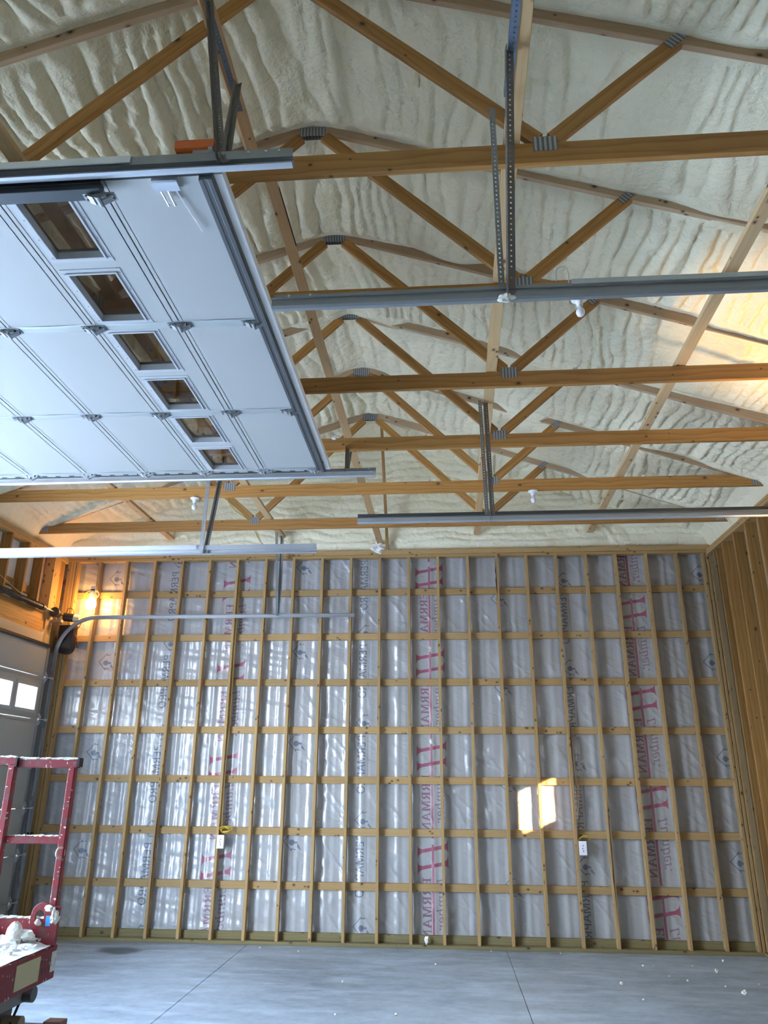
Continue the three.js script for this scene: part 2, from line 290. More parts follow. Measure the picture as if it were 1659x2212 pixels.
// ---------------------------------------------------------------- left wall, right wall, front wall
{
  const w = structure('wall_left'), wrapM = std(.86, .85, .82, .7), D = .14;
  const sheath = (z0, z1, y0, y1) => part(w, 'sheathing', bx(XL - D - .1, XL - D, y0, y1, z0, z1), wrapM);
  sheath(-.24, .2, -.1, 5.1); sheath(.2, 3.06, 3.62, 5.1); sheath(3.06, 4.1, -.1, 5.1); sheath(4.1, 7.5, 4.25, 5.1); sheath(7.5, ZF + .2, -.1, 5.1);
  const stud = (z, y0, y1, i, t = .038) => part(w, 'stud', board(V(XL - D / 2, y0, z - t / 2), V(XL - D / 2, y1, z - t / 2), D, t, V(1, 0, 0)), pick(brownStud, i));
  [1.49, 1.07, .685, 1.9, 2.3, 2.7].forEach((z, i) => stud(z, 4.0, 4.8, i));
  [3.1, 3.5, 3.9, 4.06].forEach((z, i) => stud(z, .04, 4.8, i + 10)); [4.5, 4.9, 5.3, 5.7, 6.1, 6.5, 6.9, 7.3].forEach((z, i) => stud(z, 4.5, 4.8, i + 20)); for (let z = 7.58; z < ZF; z += .406) stud(z, .04, 4.8, Math.round(z * 9));
  for (const z of [.385, .345]) part(w, 'jamb_post', board(V(XL - D / 2 + .01, 0.02, z - .019), V(XL - D / 2 + .01, 4.86, z - .019), D, .038, V(1, 0, 0)), spruce[2]);
  part(w, 'jamb_post', board(V(XL - D / 2 + .004, 0.02, .25), V(XL - D / 2 + .004, 4.8, .25), D, .1, V(1, 0, 0)), spruce[2]);
  for (const z of [.165, .12, .075]) part(w, 'jamb_post', board(V(XL - D / 2 - .01, 0.02, z), V(XL - D / 2 - .01, 4.8, z), D, .038, V(1, 0, 0)), pick(brownStud, Math.round(z * 999)));
  for (const y of [4.8, 4.842]) part(w, 'top_plate', bx(XL - D, XL, y, y + .038, 0, ZF), spruce[2]);
  for (const z of [.7, 1.09, 1.5, 1.9, 2.3]) part(w, 'blocking', bx(XL - D, XL - D + .04, 4.19, 4.29, z, z + .36), pick(brownStud, Math.round(z * 31)));
  part(w, 'header', bx(XL - D, XL, 3.72, 3.98, .42, 3.06), pine[2]); part(w, 'header', bx(XL - D, XL + .005, 3.98, 4.005, .42, 3.06), brownStud[0]); part(w, 'header', bx(XL - D, XL, 4.25, 4.48, 4.1, 7.5), pine[0]);
  part(w, 'door_stop', bx(XL + .001, XL + .006, 3.60, 3.72, .2, 3.06), std(.5, .42, .3, .6));
  part(w, 'bottom_plate', bx(XL - D, XL, .001, .04, 3.06, 4.1), treated); part(w, 'bottom_plate', bx(XL - D, XL, .001, .04, 7.5, ZF), treated);

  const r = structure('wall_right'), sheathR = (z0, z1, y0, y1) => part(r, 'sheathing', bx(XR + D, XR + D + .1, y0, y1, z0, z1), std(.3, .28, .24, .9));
  // unseen window, placed to let one patch of low sun onto the back wall
  const wz0 = 3.42, wz1 = 4.5, wy0 = 2.3, wy1 = 2.9;
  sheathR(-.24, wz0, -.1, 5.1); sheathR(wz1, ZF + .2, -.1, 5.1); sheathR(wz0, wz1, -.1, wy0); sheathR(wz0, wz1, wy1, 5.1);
  const studR = (z, i) => { if (z - .038 < wz1 && z > wz0) return; const a = (hash(i, 4, 6) - .5) * .02; part(r, 'stud', board(V(XR + D / 2 + a, .04, z - .019), V(XR + D / 2 - a * .5, 4.8, z - .019), D, .038, V(1, 0, 0)), pick(brownStud, i + 40)); };
  for (let k = 0; k < 29; k++) studR(.605 + k * .38, k);
  for (const z of [wz0 - .02, wz1 + .02]) part(r, 'stud', board(V(XR + D / 2, .04, z), V(XR + D / 2, 4.8, z), D, .038, V(1, 0, 0)), brownStud[0]);
  for (const [a, b] of [[wy0 - .04, wy0], [wy1, wy1 + .14]]) part(r, 'header', bx(XR + .02, XR + D, a, b, wz0, wz1), brownStud[2]);
  part(r, 'corner_post', board(V(XR + .1, 0, .13), V(XR + .1, 4.8, .13), .14, .14, V(1, 0, 0), .006), wood(treatedMap, .55, .45, .48, .9));
  part(r, 'stud', board(V(XR + .07, .04, .3), V(XR + .07, 4.8, .3), .1, .038, V(1, 0, 0)), brownStud[1]);
  for (const y of [4.8, 4.842]) part(r, 'top_plate', bx(XR, XR + D, y, y + .038, 0, ZF), spruce[2]);
  part(r, 'bottom_plate', bx(XR - .002, XR + D, .001, .04, .02, ZF), treated);
  const wn = structure('window_1'); for (const [a, b, c, d] of [[wz0, wz0 + .03, wy0, wy1], [wz1 - .03, wz1, wy0, wy1], [wz0, wz1, wy0, wy0 + .03], [wz0, wz1, wy1 - .03, wy1]]) part(wn, 'window_frame', bx(XR + D - .02, XR + D + .1, c, d, a, b), doorTrim);
  part(wn, 'pane', bx(XR + D + .04, XR + D + .044, wy0 + .02, wy1 - .02, wz0 + .02, wz1 - .02), pane);

  const f = structure('wall_front'); part(f, 'sheathing', bx(XL - .25, XR + .25, -.1, 5.1, ZF, ZF + .12), std(.45, .42, .36, .9)); const gs = new THREE.Shape([[-2.9, 5.0], [6.9, 5.0], [6.9, 5.35], [1.955, 7.15], [-2.9, 5.35]].map(([x, y]) => new THREE.Vector2(x, y))); part(f, 'gable', new THREE.ExtrudeGeometry(gs, { depth: .12, bevelEnabled: false }).translate(0, 0, ZF), std(.45, .42, .36, .9));
}

// ---------------------------------------------------------------- roof and sprayed foam
const XC = 1.955, roofLine = (x) => 6.63 - .352 * Math.abs(x - XC);            // underside of the top chords
const TZ = [1, 2, 3, 4, 5, 6].map((k) => .83 + 1.213 * (6 - k));              // front faces of the trusses, nearest first
{
  const c = structure('ceiling');
  const h = (x, z) => {
    const d = Math.sqrt((x - XC) ** 2 + .02), base = 6.63 - .352 * d + .05, side = x > XC ? 1 : 2, bay = Math.floor((z - .81) / 1.213), s = d;
    const near = Math.max(0, Math.abs((z - .81) / 1.213 - Math.round((z - .81) / 1.213)) * 1.213 - .019);
    const p = side === 1 ? .118 : .13, warp = noise(s * 1.6 + bay * 5.3, z * .9, 3 + side) * 1.1 + noise(s * 5, z * 2.6 + bay * 3, 13) * .38 + noise(s * 11, z * 6, 17) * .12;
    const ph = s / p + warp + bay * .37, rib = Math.sqrt(Math.abs(Math.sin(Math.PI * ph))), live = smooth(-.45, .45, noise(s * .8 + bay * 2.2, z * .8, 23));
    const A = (.008 + .03 * live) * (side === 2 ? 1.2 : 1), cell = hash(Math.floor(ph), bay, 19) * .02;
    const lump = .5 * noise(s * 4.5, z * 3 + bay * 9, 31) + .5 * noise(s * 9, z * 1.3 + bay, 33), med = .55 * (1 - 2 * Math.abs(noise(s * 15, z * 7, 37))) + .6 * noise(s * 24, z * 15, 39), low = noise(s * .9 + bay * 4, z * .9, 41);
    const on = smooth(.02, .13, near), tb = Math.round((z - .81) / 1.213), cover = .075 * smooth(.1, .03, near) * smooth(-.15, .45, noise(s * 1.7 + tb * 7.7, tb * 3.1, 51)) - .022 * (1 - on);
    const eave = smooth(-2.44, -2.62, x) + smooth(6.42, 6.62, x);
    return base - .17 * eave - (A * rib + .026 * lump + cell * rib) * on - (.005 + .011 * live) * med * (.3 + .7 * on) + .028 * low - cover + .012;
  };
  const xs = steps(-2.64, 6.64, .0175), zs = [...steps(-.12, 8.9, .0215), ...steps(9, ZF, .2)];
  part(c, 'spray_foam', grid(xs, zs, (x, z) => [x, h(x, z), z], (x, z) => [x, z]), foam);
  part(c, 'spray_foam', grid(steps(-2.64, 6.64, .02), steps(4.93, 6.75, .016), (x, y) => {
    const w = noise(x * 1.1, y * 2, 61) * .8 + noise(x * 3, y * 5, 63) * .3, ph = y / .115 + w, rib = Math.pow(Math.abs(Math.sin(Math.PI * ph)), .6);
    const low = smooth(5.05, 4.94, y);
    return [x, y, -.03 + .022 * rib * (1 - low) + .03 * fbm(x * 5, y * 6, 65, 3) + .008 * fbm(x * 18, y * 18, 67, 2) - .05 * low + .05 * smooth(.25, 0, roofLine(x) - y)];
  }, (x, y) => [x, y]), foam);
  const deck = std(.4, .38, .35, .9);
  for (const s of [-1, 1]) part(c, 'roof_deck', prism([[-.04, 6.2], [.06, 6.2], [.06, -6.4], [-.04, -6.4]].map(([a, b]) => [a, b]), V(XC - s * .05, 6.88, 5.9), V(XC + s * 5.1, 6.88 - .352 * 5.15, 5.9), V(0, 1, 0)), deck);
  for (const x of [XL - .24, XR + .14]) part(c, 'eave_board', bx(x, x + .1, 4.86, 5.3, -.2, ZF + .1), deck);
  part(c, 'gable_board', bx(-2.75, 6.75, 5.15, 6.95, -.34, -.24), deck);
}

// ---------------------------------------------------------------- trusses
const plateGeo = (w, h) => { const g = [], n = Math.round(w / .026); for (let i = 0; i < n; i++) g.push(new THREE.BoxGeometry(w / n * .5, h, .0042).translate(-w / 2 + (i + .5) * w / n, 0, .0011)); return [new THREE.BoxGeometry(w, h * .985, .0016), merge(g)]; };
const ridgeSteel = std(.40, .41, .42, .5, .35), slotSteel = std(.18, .18, .185, .6, .3);
const plateNode = plateGeo(.132, .098), platePeak = plateGeo(.2, .085), plateSmall = plateGeo(.13, .065), plateHeel = plateGeo(.16, .09);
const gusset = (t, [p, q], x, y, z, rot) => { const m = put(t, 'gusset_plate', p, slotSteel, x, y, z, rot), n = new THREE.Mesh(q, ridgeSteel); n.name = 'pressed_ridges'; m.add(n); };
const ordinal = ['nearest the camera, its peak above the picture', 'second from the camera, behind the dark upper track on the right', 'third from the camera, plain knotty chord in mid picture', 'fourth from the camera, its right end lit orange', 'fifth from the camera, with two white lampholders under it', 'farthest from the camera, just before the stud wall'];
TZ.forEach((z, i) => {
  const t = thing('roof_truss', 'brown pine roof truss ' + ordinal[i], 'truss', [XC, 5, z - .019], 'roof trusses'), zc = z - .019, M = (k) => pine[(i * 2 + k * 5) % 3];
  const mb = (name, x0, y0, x1, y1, h, k, dz = 0) => part(t, name, board(V(x0, y0, zc + dz), V(x1, y1, zc + dz), h, .038), M(k));
  mb('bottom_chord', -2.63, 5.07, 6.58, 5.07, .14, 0);
  const hy = .07 / Math.cos(Math.atan(.352));
  for (const x of [6.62, -2.66]) part(t, 'top_chord', board(V(XC, 6.63 + hy, zc), V(x, roofLine(x) + hy, zc), .14, .038), overspray[(i + (x > 0)) % 2]);
  const e = .0006;
  mb('web', .45, 5.17, 1.86, 6.57, .089, 1, e); mb('web', 3.455, 5.17, 2.05, 6.57, .089, 2, e);
  mb('web', 3.54, 5.17, 4.31, 5.86, .089, 3, -e); mb('web', .37, 5.17, -.4, 5.86, .089, 4, -e);
  for (const s of [1, -1]) {
    const zz = zc + s * .0208, ry = s < 0 ? Math.PI : 0;
    gusset(t, plateNode, 3.495, 5.128, zz, [0, ry, 0]); gusset(t, plateNode, .41, 5.128, zz, [0, ry, 0]);
    gusset(t, platePeak, XC, 6.615, zz, [0, ry, 0]);
    gusset(t, plateSmall, 4.27, 5.835, zz, s > 0 ? [0, 0, .72] : [0, Math.PI, -.72]); gusset(t, plateSmall, -.36, 5.835, zz, s > 0 ? [0, 0, -.72] : [0, Math.PI, .72]);
    gusset(t, plateHeel, -2.5, 5.06, zz, [0, ry, 0]); gusset(t, plateHeel, 6.46, 5.06, zz, [0, ry, 0]);
  }
});
// long flat boards that tie the trusses together
{
  const brace = (label, A, B, h, t, up, m) => solo('brace_board', label, 'brace', board(A, B, h, t, up), m, 'brace boards tying the trusses');
  brace('pale brace board on the chords right of the middle, holding the tall perforated hanger', V(3.285, 5.162, 9.3), V(3.4, 5.162, .0), .089, .038, V(1, 0, 0), paleBrace[2]);
  brace('pale brace board on the chords farthest to the right', V(4.86, 5.162, 9.3), V(4.96, 5.162, .0), .089, .038, V(1, 0, 0), paleBrace[0]);
  brace('pale brace board on the chords left of the middle, over the two lower left hangers', V(.5, 5.162, 9.3), V(.62, 5.162, .0), .089, .038, V(1, 0, 0), paleBrace[0]);
  brace('brace board on the chords farthest left, toward the left wall corner', V(-1.14, 5.162, 9.3), V(-1.01, 5.162, .0), .089, .038, V(1, 0, 0), paleBrace[1]);
  brace('pale brace board high on the left webs at the top of the picture', V(1.565, 6.15, 9.3), V(1.563, 6.2, 5.72), .089, .038, V(1, .8, 0), paleBrace[1]);
  const d = thing('brace_board', 'long weathered diagonal brace with bark on its edge, sloping down to the stud wall', 'brace', [1.86, 5.56, 2.9], 'brace boards tying the trusses');
  part(d, 'board', board(V(1.66, 6.12, 5.72), V(2.04, 5.02, .0), .089, .038, V(1, .35, 0)), paleBrace[1]);
  const a0 = V(1.66, 6.12, 5.72), dd = V(.38, -1.1, -5.72), off = V(.0405, .0142, 0);
  part(d, 'bark', board(a0.clone().addScaledVector(dd, .012).add(off), a0.clone().addScaledVector(dd, .105).add(off), .012, .041, V(1, .35, 0), .004), std(.06, .03, .018, .95));
  brace('thin steep brace stick from the farthest truss peak to the wall top', V(2.105, 6.5, .8), V(2.14, 4.94, .04), .036, .06, V(1, 0, 0), brownStud[0]);
}

// ---------------------------------------------------------------- sectional doors
function hingeGeo(withRoller) {                                     // lies on a door face: along = x, out = y (away from the door)
  const g = [new THREE.BoxGeometry(.15, .004, .05).translate(0, .002, 0), new THREE.BoxGeometry(.06, .02, .044).translate(.01, .012, 0), new THREE.CylinderGeometry(.011, .011, .06, 10).rotateX(Math.PI / 2).translate(0, .024, 0),
    new THREE.BoxGeometry(.05, .01, .03).rotateZ(-.5).translate(.04, .022, 0), new THREE.BoxGeometry(.03, .014, .05).rotateZ(.4).translate(-.035, .014, 0)];
  for (const x of [-.062, .062]) g.push(new THREE.CylinderGeometry(.007, .007, .012, 6).translate(x, .008, .012), new THREE.CylinderGeometry(.007, .007, .012, 6).translate(x, .008, -.012));
  return merge(g);
}
const hinge = hingeGeo();
// a section skin with bevelled joint grooves and window holes: lies in x (height), z (width), face towards -y
function sectionGeo(x0, x1, z0, z1, y, thick, wins) {
  const s = new THREE.Shape([[x0, z0], [x1, z0], [x1, z1], [x0, z1]].map(([a, b]) => new THREE.Vector2(a, b)));
  for (const [a, b, c, d] of wins) s.holes.push(new THREE.Path([[a, c], [a, d], [b, d], [b, c]].map(([p, q]) => new THREE.Vector2(p, q))));
  const core = new THREE.ExtrudeGeometry(s, { depth: thick, bevelEnabled: true, bevelThickness: .004, bevelSize: -.004, bevelOffset: 0, bevelSegments: 1, curveSegments: 1 });
  const g = [core.rotateX(Math.PI / 2).translate(0, y + thick, 0)];
  return merge(g);
}
const frameRect = (a, b, c, d, w, y0, y1) => merge([bx(a, b, y0, y1, c, c + w), bx(a, b, y0, y1, d - w, d), bx(a, a + w, y0, y1, c + w, d - w), bx(b - w, b, y0, y1, c + w, d - w)]);
{
  // the open door: rolled up overhead, its inner face looking down
  const Y = 4.44, z0 = 4.09, z1 = 7.5, joints = [1.89, 1.35, .815, .278, -.258, -.79, -1.33], stiles = [7.46, 6.355, 5.225, 4.115];
  const d = thing('garage_door', 'white sectional garage door rolled open overhead, six small windows in one section', 'garage door', [0, Y, 5.8]);
  for (let k = 0; k + 1 < joints.length; k++) {
    const a = joints[k + 1] + .004, b = joints[k] - .004, wins = [];
    if (k === 1) for (const st of [6.355, 5.225, 4.095]) for (const j of [0, 1]) { const c = st + .565 * j + .075; wins.push([.90, 1.16, c, c + .43]); }
    const sec = part(d, 'section', sectionGeo(a, b, z0, z1, Y, .045, wins), doorPaint);
    part(sec, 'joint_rib', merge([bx(a + .018, a + .026, Y - .004, Y + .002, z0, z1), bx(b - .04, b - .03, Y - .004, Y + .002, z0, z1)]), doorPaint);
    for (const [p, q, c, e] of wins) {
      part(sec, 'window_frame', merge([frameRect(p - .038, q + .038, c - .038, e + .038, .03, Y - .008, Y + .004), frameRect(p - .012, q + .012, c - .012, e + .012, .014, Y - .016, Y + .05), ...[0, .33, .66, 1].flatMap((t) => [p - .024, q + .024].map((x) => new THREE.CylinderGeometry(.004, .004, .004, 6).translate(x, Y - .009, c + (e - c) * t)))]), doorTrim);
      part(sec, 'pane', bx(p, q, Y + .028, Y + .032, c, e), reflectionTintPane);
    }
  }
  part(d, 'top_edge', bx(1.888, 1.93, Y - .002, Y + .05, z0, z1), doorEdge);
  const strut = [[0, -.028], [.0, .028], [-.05, .028], [-.05, .02], [-.012, .02], [-.012, -.02], [-.05, -.02], [-.05, -.028]];
  part(d, 'strut', prism([[-.03, .03], [-.03, .012], [-.026, .008], [-.026, -.008], [-.03, -.012], [-.03, -.03], [0, -.03], [0, .03]].reverse(), V(1.852, Y, z0), V(1.852, Y, z1)), darkSteel, 'dark steel strut along the top edge');
  stiles.forEach((z, n) => {
    const pts = (k) => { const a = joints[k], b = joints[k + 1]; return [a, b]; };
    if (n === 0) part(d, 'end_stile', merge([bx(-1.33, 1.36, Y - .05, Y + .04, z - .002, z + .042), bx(-1.33, 1.36, Y - .058, Y - .05, z - .02, z + .052), bx(-1.33, 1.36, Y - .02, Y - .01, z + .04, z + .048)]), std(.035, .045, .05, .45, .3), 'dark steel end stile');
    else {
      const st = part(d, 'stile', grid(steps(-1.33, 1.83, .02), steps(z - .036, z + .036, .012), (x, q) => [x, Y - .002 - .006 * Math.sin(Math.PI * (((1.89 - x) / .536) % 1)) - (Math.abs(q - z) < .03 ? .003 : 0), q], (a, b) => [a, b]), std(.40, .44, .43, .5, .45));
      st.material = st.material.clone(); st.material.side = THREE.DoubleSide;
    }
    for (let k = n === 0 ? 1 : 0; k < 6; k++) { if (n === 0 && k > 1) continue; const hm = put(d, 'hinge', hinge, n === 3 ? galv : galvDull, joints[k] - (k ? 0 : .09), Y - (n ? .008 : .056), z, [Math.PI, 0, 0]);
      if (n === 3) part(hm, 'roller', merge([cyl(V(joints[k], Y - .035, z), V(joints[k], Y - .035, z - .12), .006), cyl(V(joints[k], Y - .035, z - .12), V(joints[k], Y - .035, z - .145), .022)]), blackPlastic); }
  });
  part(d, 'edge_slots', merge(steps(-1.2, 1.7, .125).map((x) => bx(x, x + .045, Y - .0125, Y - .0095, 4.09, 4.108))), blackPaint);
  part(d, 'roller_bracket', merge([bx(1.6, 1.72, Y - .03, Y, 7.44, 7.5), cyl(V(1.62, Y - .01, 7.49), V(1.64, Y - .035, 7.36), .008), cyl(V(1.655, Y - .01, 7.49), V(1.67, Y - .035, 7.36), .008), cyl(V(1.685, Y - .015, 7.49), V(1.735, Y - .02, 7.16), .004)]), chrome, 'shiny roller bracket with a long pin');
}
{
  // the closed door in the left wall
  const xf = XL + .052, z0 = .26, z1 = 3.02, joints = [3.575, 3.145, 2.6, 2.055, 1.51, .965, .43, .01];
  const d = thing('garage_door', 'white sectional garage door, closed, in the left wall beside the stud wall', 'garage door', [xf, 0, 1.63]);
  const toWall = (g, k) => g;                                       // built in x/z like the open one, then stood upright
  const up = new THREE.Matrix4().makeBasis(V(0, 1, 0), V(-1, 0, 0), V(0, 0, 1)).setPosition(xf, 0, 0);
  for (let k = 0; k + 1 < joints.length; k++) {
    const a = joints[k + 1] + .004, b = joints[k] - .004, wins = k === 1 ? [0, 1, 2, 3].map((j) => [2.71, 3.0, .41 + .6 * j, .88 + .6 * j]) : [];
    const sec = part(d, 'section', sectionGeo(a, b, z0, z1, 0, .045, wins).applyMatrix4(up), doorPaint);
    part(sec, 'joint_rib', merge([bx(a + .018, a + .026, -.004, .002, z0, z1), bx(b - .04, b - .03, -.004, .002, z0, z1)]).applyMatrix4(up), doorPaint);
    for (const [p, q, c, e] of wins) { part(sec, 'window_frame', merge([frameRect(p - .04, q + .04, c - .04, e + .04, .03, -.01, .003), frameRect(p - .012, q + .012, c - .012, e + .012, .014, -.012, .05)]).applyMatrix4(up), doorTrim); part(sec, 'pane', bx(p, q, .028, .032, c, e).applyMatrix4(up), pane); }
  }
  part(d, 'end_stile', bx(xf, xf + .012, .01, 3.57, .255, .31), galvDull);
  part(d, 'strut', bx(xf, xf + .03, 3.545, 3.58, .255, 3.02), blackPaint);
  const rollerGeo = merge([cyl(V(0, .03, 0), V(0, .03, -.15), .006), cyl(V(0, .03, -.12), V(0, .03, -.145), .02)]);
  joints.slice(1, -1).forEach((y) => { const hm = put(d, 'hinge', hinge, galv, xf + .012, y, .285, [0, 0, -Math.PI / 2]), rm = new THREE.Mesh(rollerGeo, galvBright); rm.name = 'roller'; hm.add(rm); });
}

// ---------------------------------------------------------------- door tracks with their hangers
// rail outline in (y, z): a rolled channel that opens towards the door (open = +1: opens to -z side)
const channel = (s) => { const p = [[0, 0], [-.006, .012], [-.006, .03], [.004, .04], [.04, .04], [.05, .032], [.05, .012], [.044, .012], [.044, .03], [.038, .034], [.006, .034], [.0, .028], [.0, .014]].map(([a, b]) => [a, s * (b - .02)]); return s > 0 ? p.reverse() : p; };
const angleOutline = (s) => { const p = [[.04, .03], [.042, .03], [.042, -.012], [.088, -.012], [.088, -.0145], [.04, -.0145]].map(([a, b]) => [a, s * b]); return s > 0 ? p.reverse() : p; };
function trackThing(label, x0, x1, y, z, s, mats = [galv, galv], aStart = x0, aEnd = x1) {
  const t = thing('door_track', label, 'door track', [(x0 + x1) / 2, y, z], 'overhead door tracks');
  part(t, 'rail', prism(channel(s), V(x0, y, z), V(x1, y, z)), mats[0]);
  part(t, 'support_angle', prism(angleOutline(s), V(aStart, y, z), V(aEnd, y, z)), mats[1]);
  return t;
}
const boltGeo = new THREE.CylinderGeometry(.006, .006, .01, 6).rotateX(Math.PI / 2), bolts = (t, list) => list.forEach(([x, y, z]) => put(t, 'bolt', boltGeo, galvBright, x, y, z));
{
  let t = trackThing('grey overhead track above the near edge of the open door, V-shaped hanger rising from it', -2.3, 2.26, 4.43, 7.535, -1, [galv, galvDull]);
  part(t, 'splice_plate', bx(-.4, 1.52, 4.475, 4.515, 7.555, 7.562), galvBright, 'bright flat splice plate');
  part(t, 'hanger', perfAngle(V(1.93, 4.44, 7.56), V(1.60, 6.1, 7.12), V(1, 0, .2)), hangerSteel);
  part(t, 'hanger', perfAngle(V(1.95, 4.44, 7.56), V(1.62, 6.12, 6.55), V(1, .2, .2)), hangerSteel);
  part(t, 'hanger_strip', perfAngle(V(1.575, 6.105, 8.2), V(1.575, 6.115, 6.35), V(1, 0, 0)), std(.16, .2, .27, .45, .6), 'blue-grey strip on the brace');
  bolts(t, [[2.2, 4.5, 7.553], [2.14, 4.5, 7.553], [2.06, 4.5, 7.553]]);
  t = trackThing('grey overhead track along the far edge of the open door', -2.3, 2.32, 4.42, 3.955, 1, [galv, galvDull]);
  part(t, 'hanger', perfAngle(V(2.04, 4.44, 3.955), V(1.89, 5.46, 2.45), V(1, 0, .2)), galvDull); part(t, 'hanger', perfAngle(V(2.05, 4.44, 3.965), V(1.9, 5.3, 2.9), V(1, 0, .2)), hangerSteel);
  bolts(t, [[2.26, 4.485, 3.975], [2.28, 4.46, 3.975], [2.16, 4.485, 3.975]]);
  t = trackThing('dark grey track crossing the upper right, a tall perforated hanger rising near its left end', 2.12, 6.6, 3.93, 7.18, 1, [galvDull, galvDull]);
  part(t, 'splice_plate', bx(3.5, 6.4, 3.985, 4.012, 7.2, 7.206), galv);
  part(t, 'hanger', perfAngle(V(3.205, 3.93, 7.2), V(3.235, 5.14, 7.46), V(1, 0, -.1), .042), hangerSteel); part(t, 'hanger', perfAngle(V(3.2, 3.95, 7.19), V(3.2, 5.06, 7.2), V(-1, 0, .3), .03), galvDull);
  part(t, 'hanger_strip', perfAngle(V(3.25, 5.138, 7.75), V(3.25, 5.138, 7.2), V(1, 0, 0), .04), std(.2, .26, .36, .45, .6), 'blue-grey strip on the brace');
  bolts(t, [[2.2, 3.985, 7.2], [2.3, 3.985, 7.2], [3.21, 3.96, 7.2]]);
  t = trackThing('grey track crossing the right side low, just above the stud wall', 2.18, 6.6, 3.93, 4.09, 1, [galv, darkSteel]);
  part(t, 'hanger', perfAngle(V(3.3, 3.92, 4.09), V(3.285, 5.14, 3.96), V(-1, 0, .3)), galvDull); part(t, 'hanger', perfAngle(V(3.315, 3.92, 4.09), V(3.31, 5.14, 3.9), V(1, 0, .3)), galvDull);
  t = trackThing('bright grey track crossing the left side, hung over the closed door front edge', -2.3, 1.66, 3.985, 3.08, -1, [galv, galv]);
  part(t, 'splice_plate', bx(-2.2, .45, 4.035, 4.075, 3.1, 3.106), galvBright);
  part(t, 'hanger', perfAngle(V(.51, 3.99, 3.09), V(.535, 5.14, 3.12), V(-1, 0, .2)), galvBright); part(t, 'hanger', perfAngle(V(.53, 3.99, 3.09), V(.575, 5.14, 2.85), V(1, 0, .2)), galvDull);
  // the last track curves down the corner
  t = thing('door_track', 'grey track along the stud wall, curving down beside the closed door', 'door track', [0, 0, .13], 'overhead door tracks');
  const Yt = 3.985, R = .52, xv = XL + .085, path = [[1.70, Yt], [xv + R, Yt]]; for (let k = 1; k <= 14; k++) { const a = Math.PI / 2 * k / 14; path.push([xv + R - R * Math.sin(a), Yt - R + R * Math.cos(a)]); } path.push([xv, .03]);
  const prof = [[-.022, .0], [-.027, .012], [-.027, .03], [-.018, .038], [.018, .038], [.027, .03], [.027, .012], [.022, .012], [.021, .029], [.016, .033], [-.016, .033], [-.021, .029], [-.021, .012]], P = [], I = [], n = prof.length;
  path.forEach(([x, y], i) => { const a = path[Math.max(0, i - 1)], b = path[Math.min(path.length - 1, i + 1)], l = Math.hypot(b[0] - a[0], b[1] - a[1]), nx = -(b[1] - a[1]) / l, ny = (b[0] - a[0]) / l; for (const [q, z] of prof) P.push(x + nx * q, y + ny * q, .13 + .02 - z + .02 - .02); });
  for (let i = 0; i + 1 < path.length; i++) for (let k = 0; k < n; k++) { const a = i * n + k, b = i * n + (k + 1) % n; I.push(a, b, a + n, b, b + n, a + n); }
  let g = new THREE.BufferGeometry(); g.setAttribute('position', new THREE.Float32BufferAttribute(P, 3)); g.setIndex(I); g = g.toNonIndexed(); g.computeVertexNormals(); g.setAttribute('uv', new THREE.Float32BufferAttribute(new Float32Array(g.attributes.position.count * 2), 2));
  part(t, 'rail', g, std(.4, .42, .43, .4, .7, { side: THREE.DoubleSide }));
  part(t, 'wall_angle', merge([bx(XL + .002, XL + .06, .02, 3.5, .158, .162), bx(XL + .002, XL + .006, .02, 3.5, .162, .215)]), galvDull);
  for (const y of [.6, 1.6, 2.5, 3.2]) part(t, 'track_bracket', bx(XL + .004, XL + .09, y, y + .05, .151, .157), galvDull);
  part(t, 'hanger', perfAngle(V(.65, 3.985, .12), V(.64, 5.13, .13), V(1, 0, .3)), galvDull); part(t, 'hanger', perfAngle(V(.655, 3.985, .13), V(.62, 5.13, .3), V(-1, 0, .3)), galvDull);
  part(t, 'sensor_box', bx(XL + .03, XL + .1, 1.1, 1.22, .03, .12), blackPlastic, 'small black box low on the track');
}

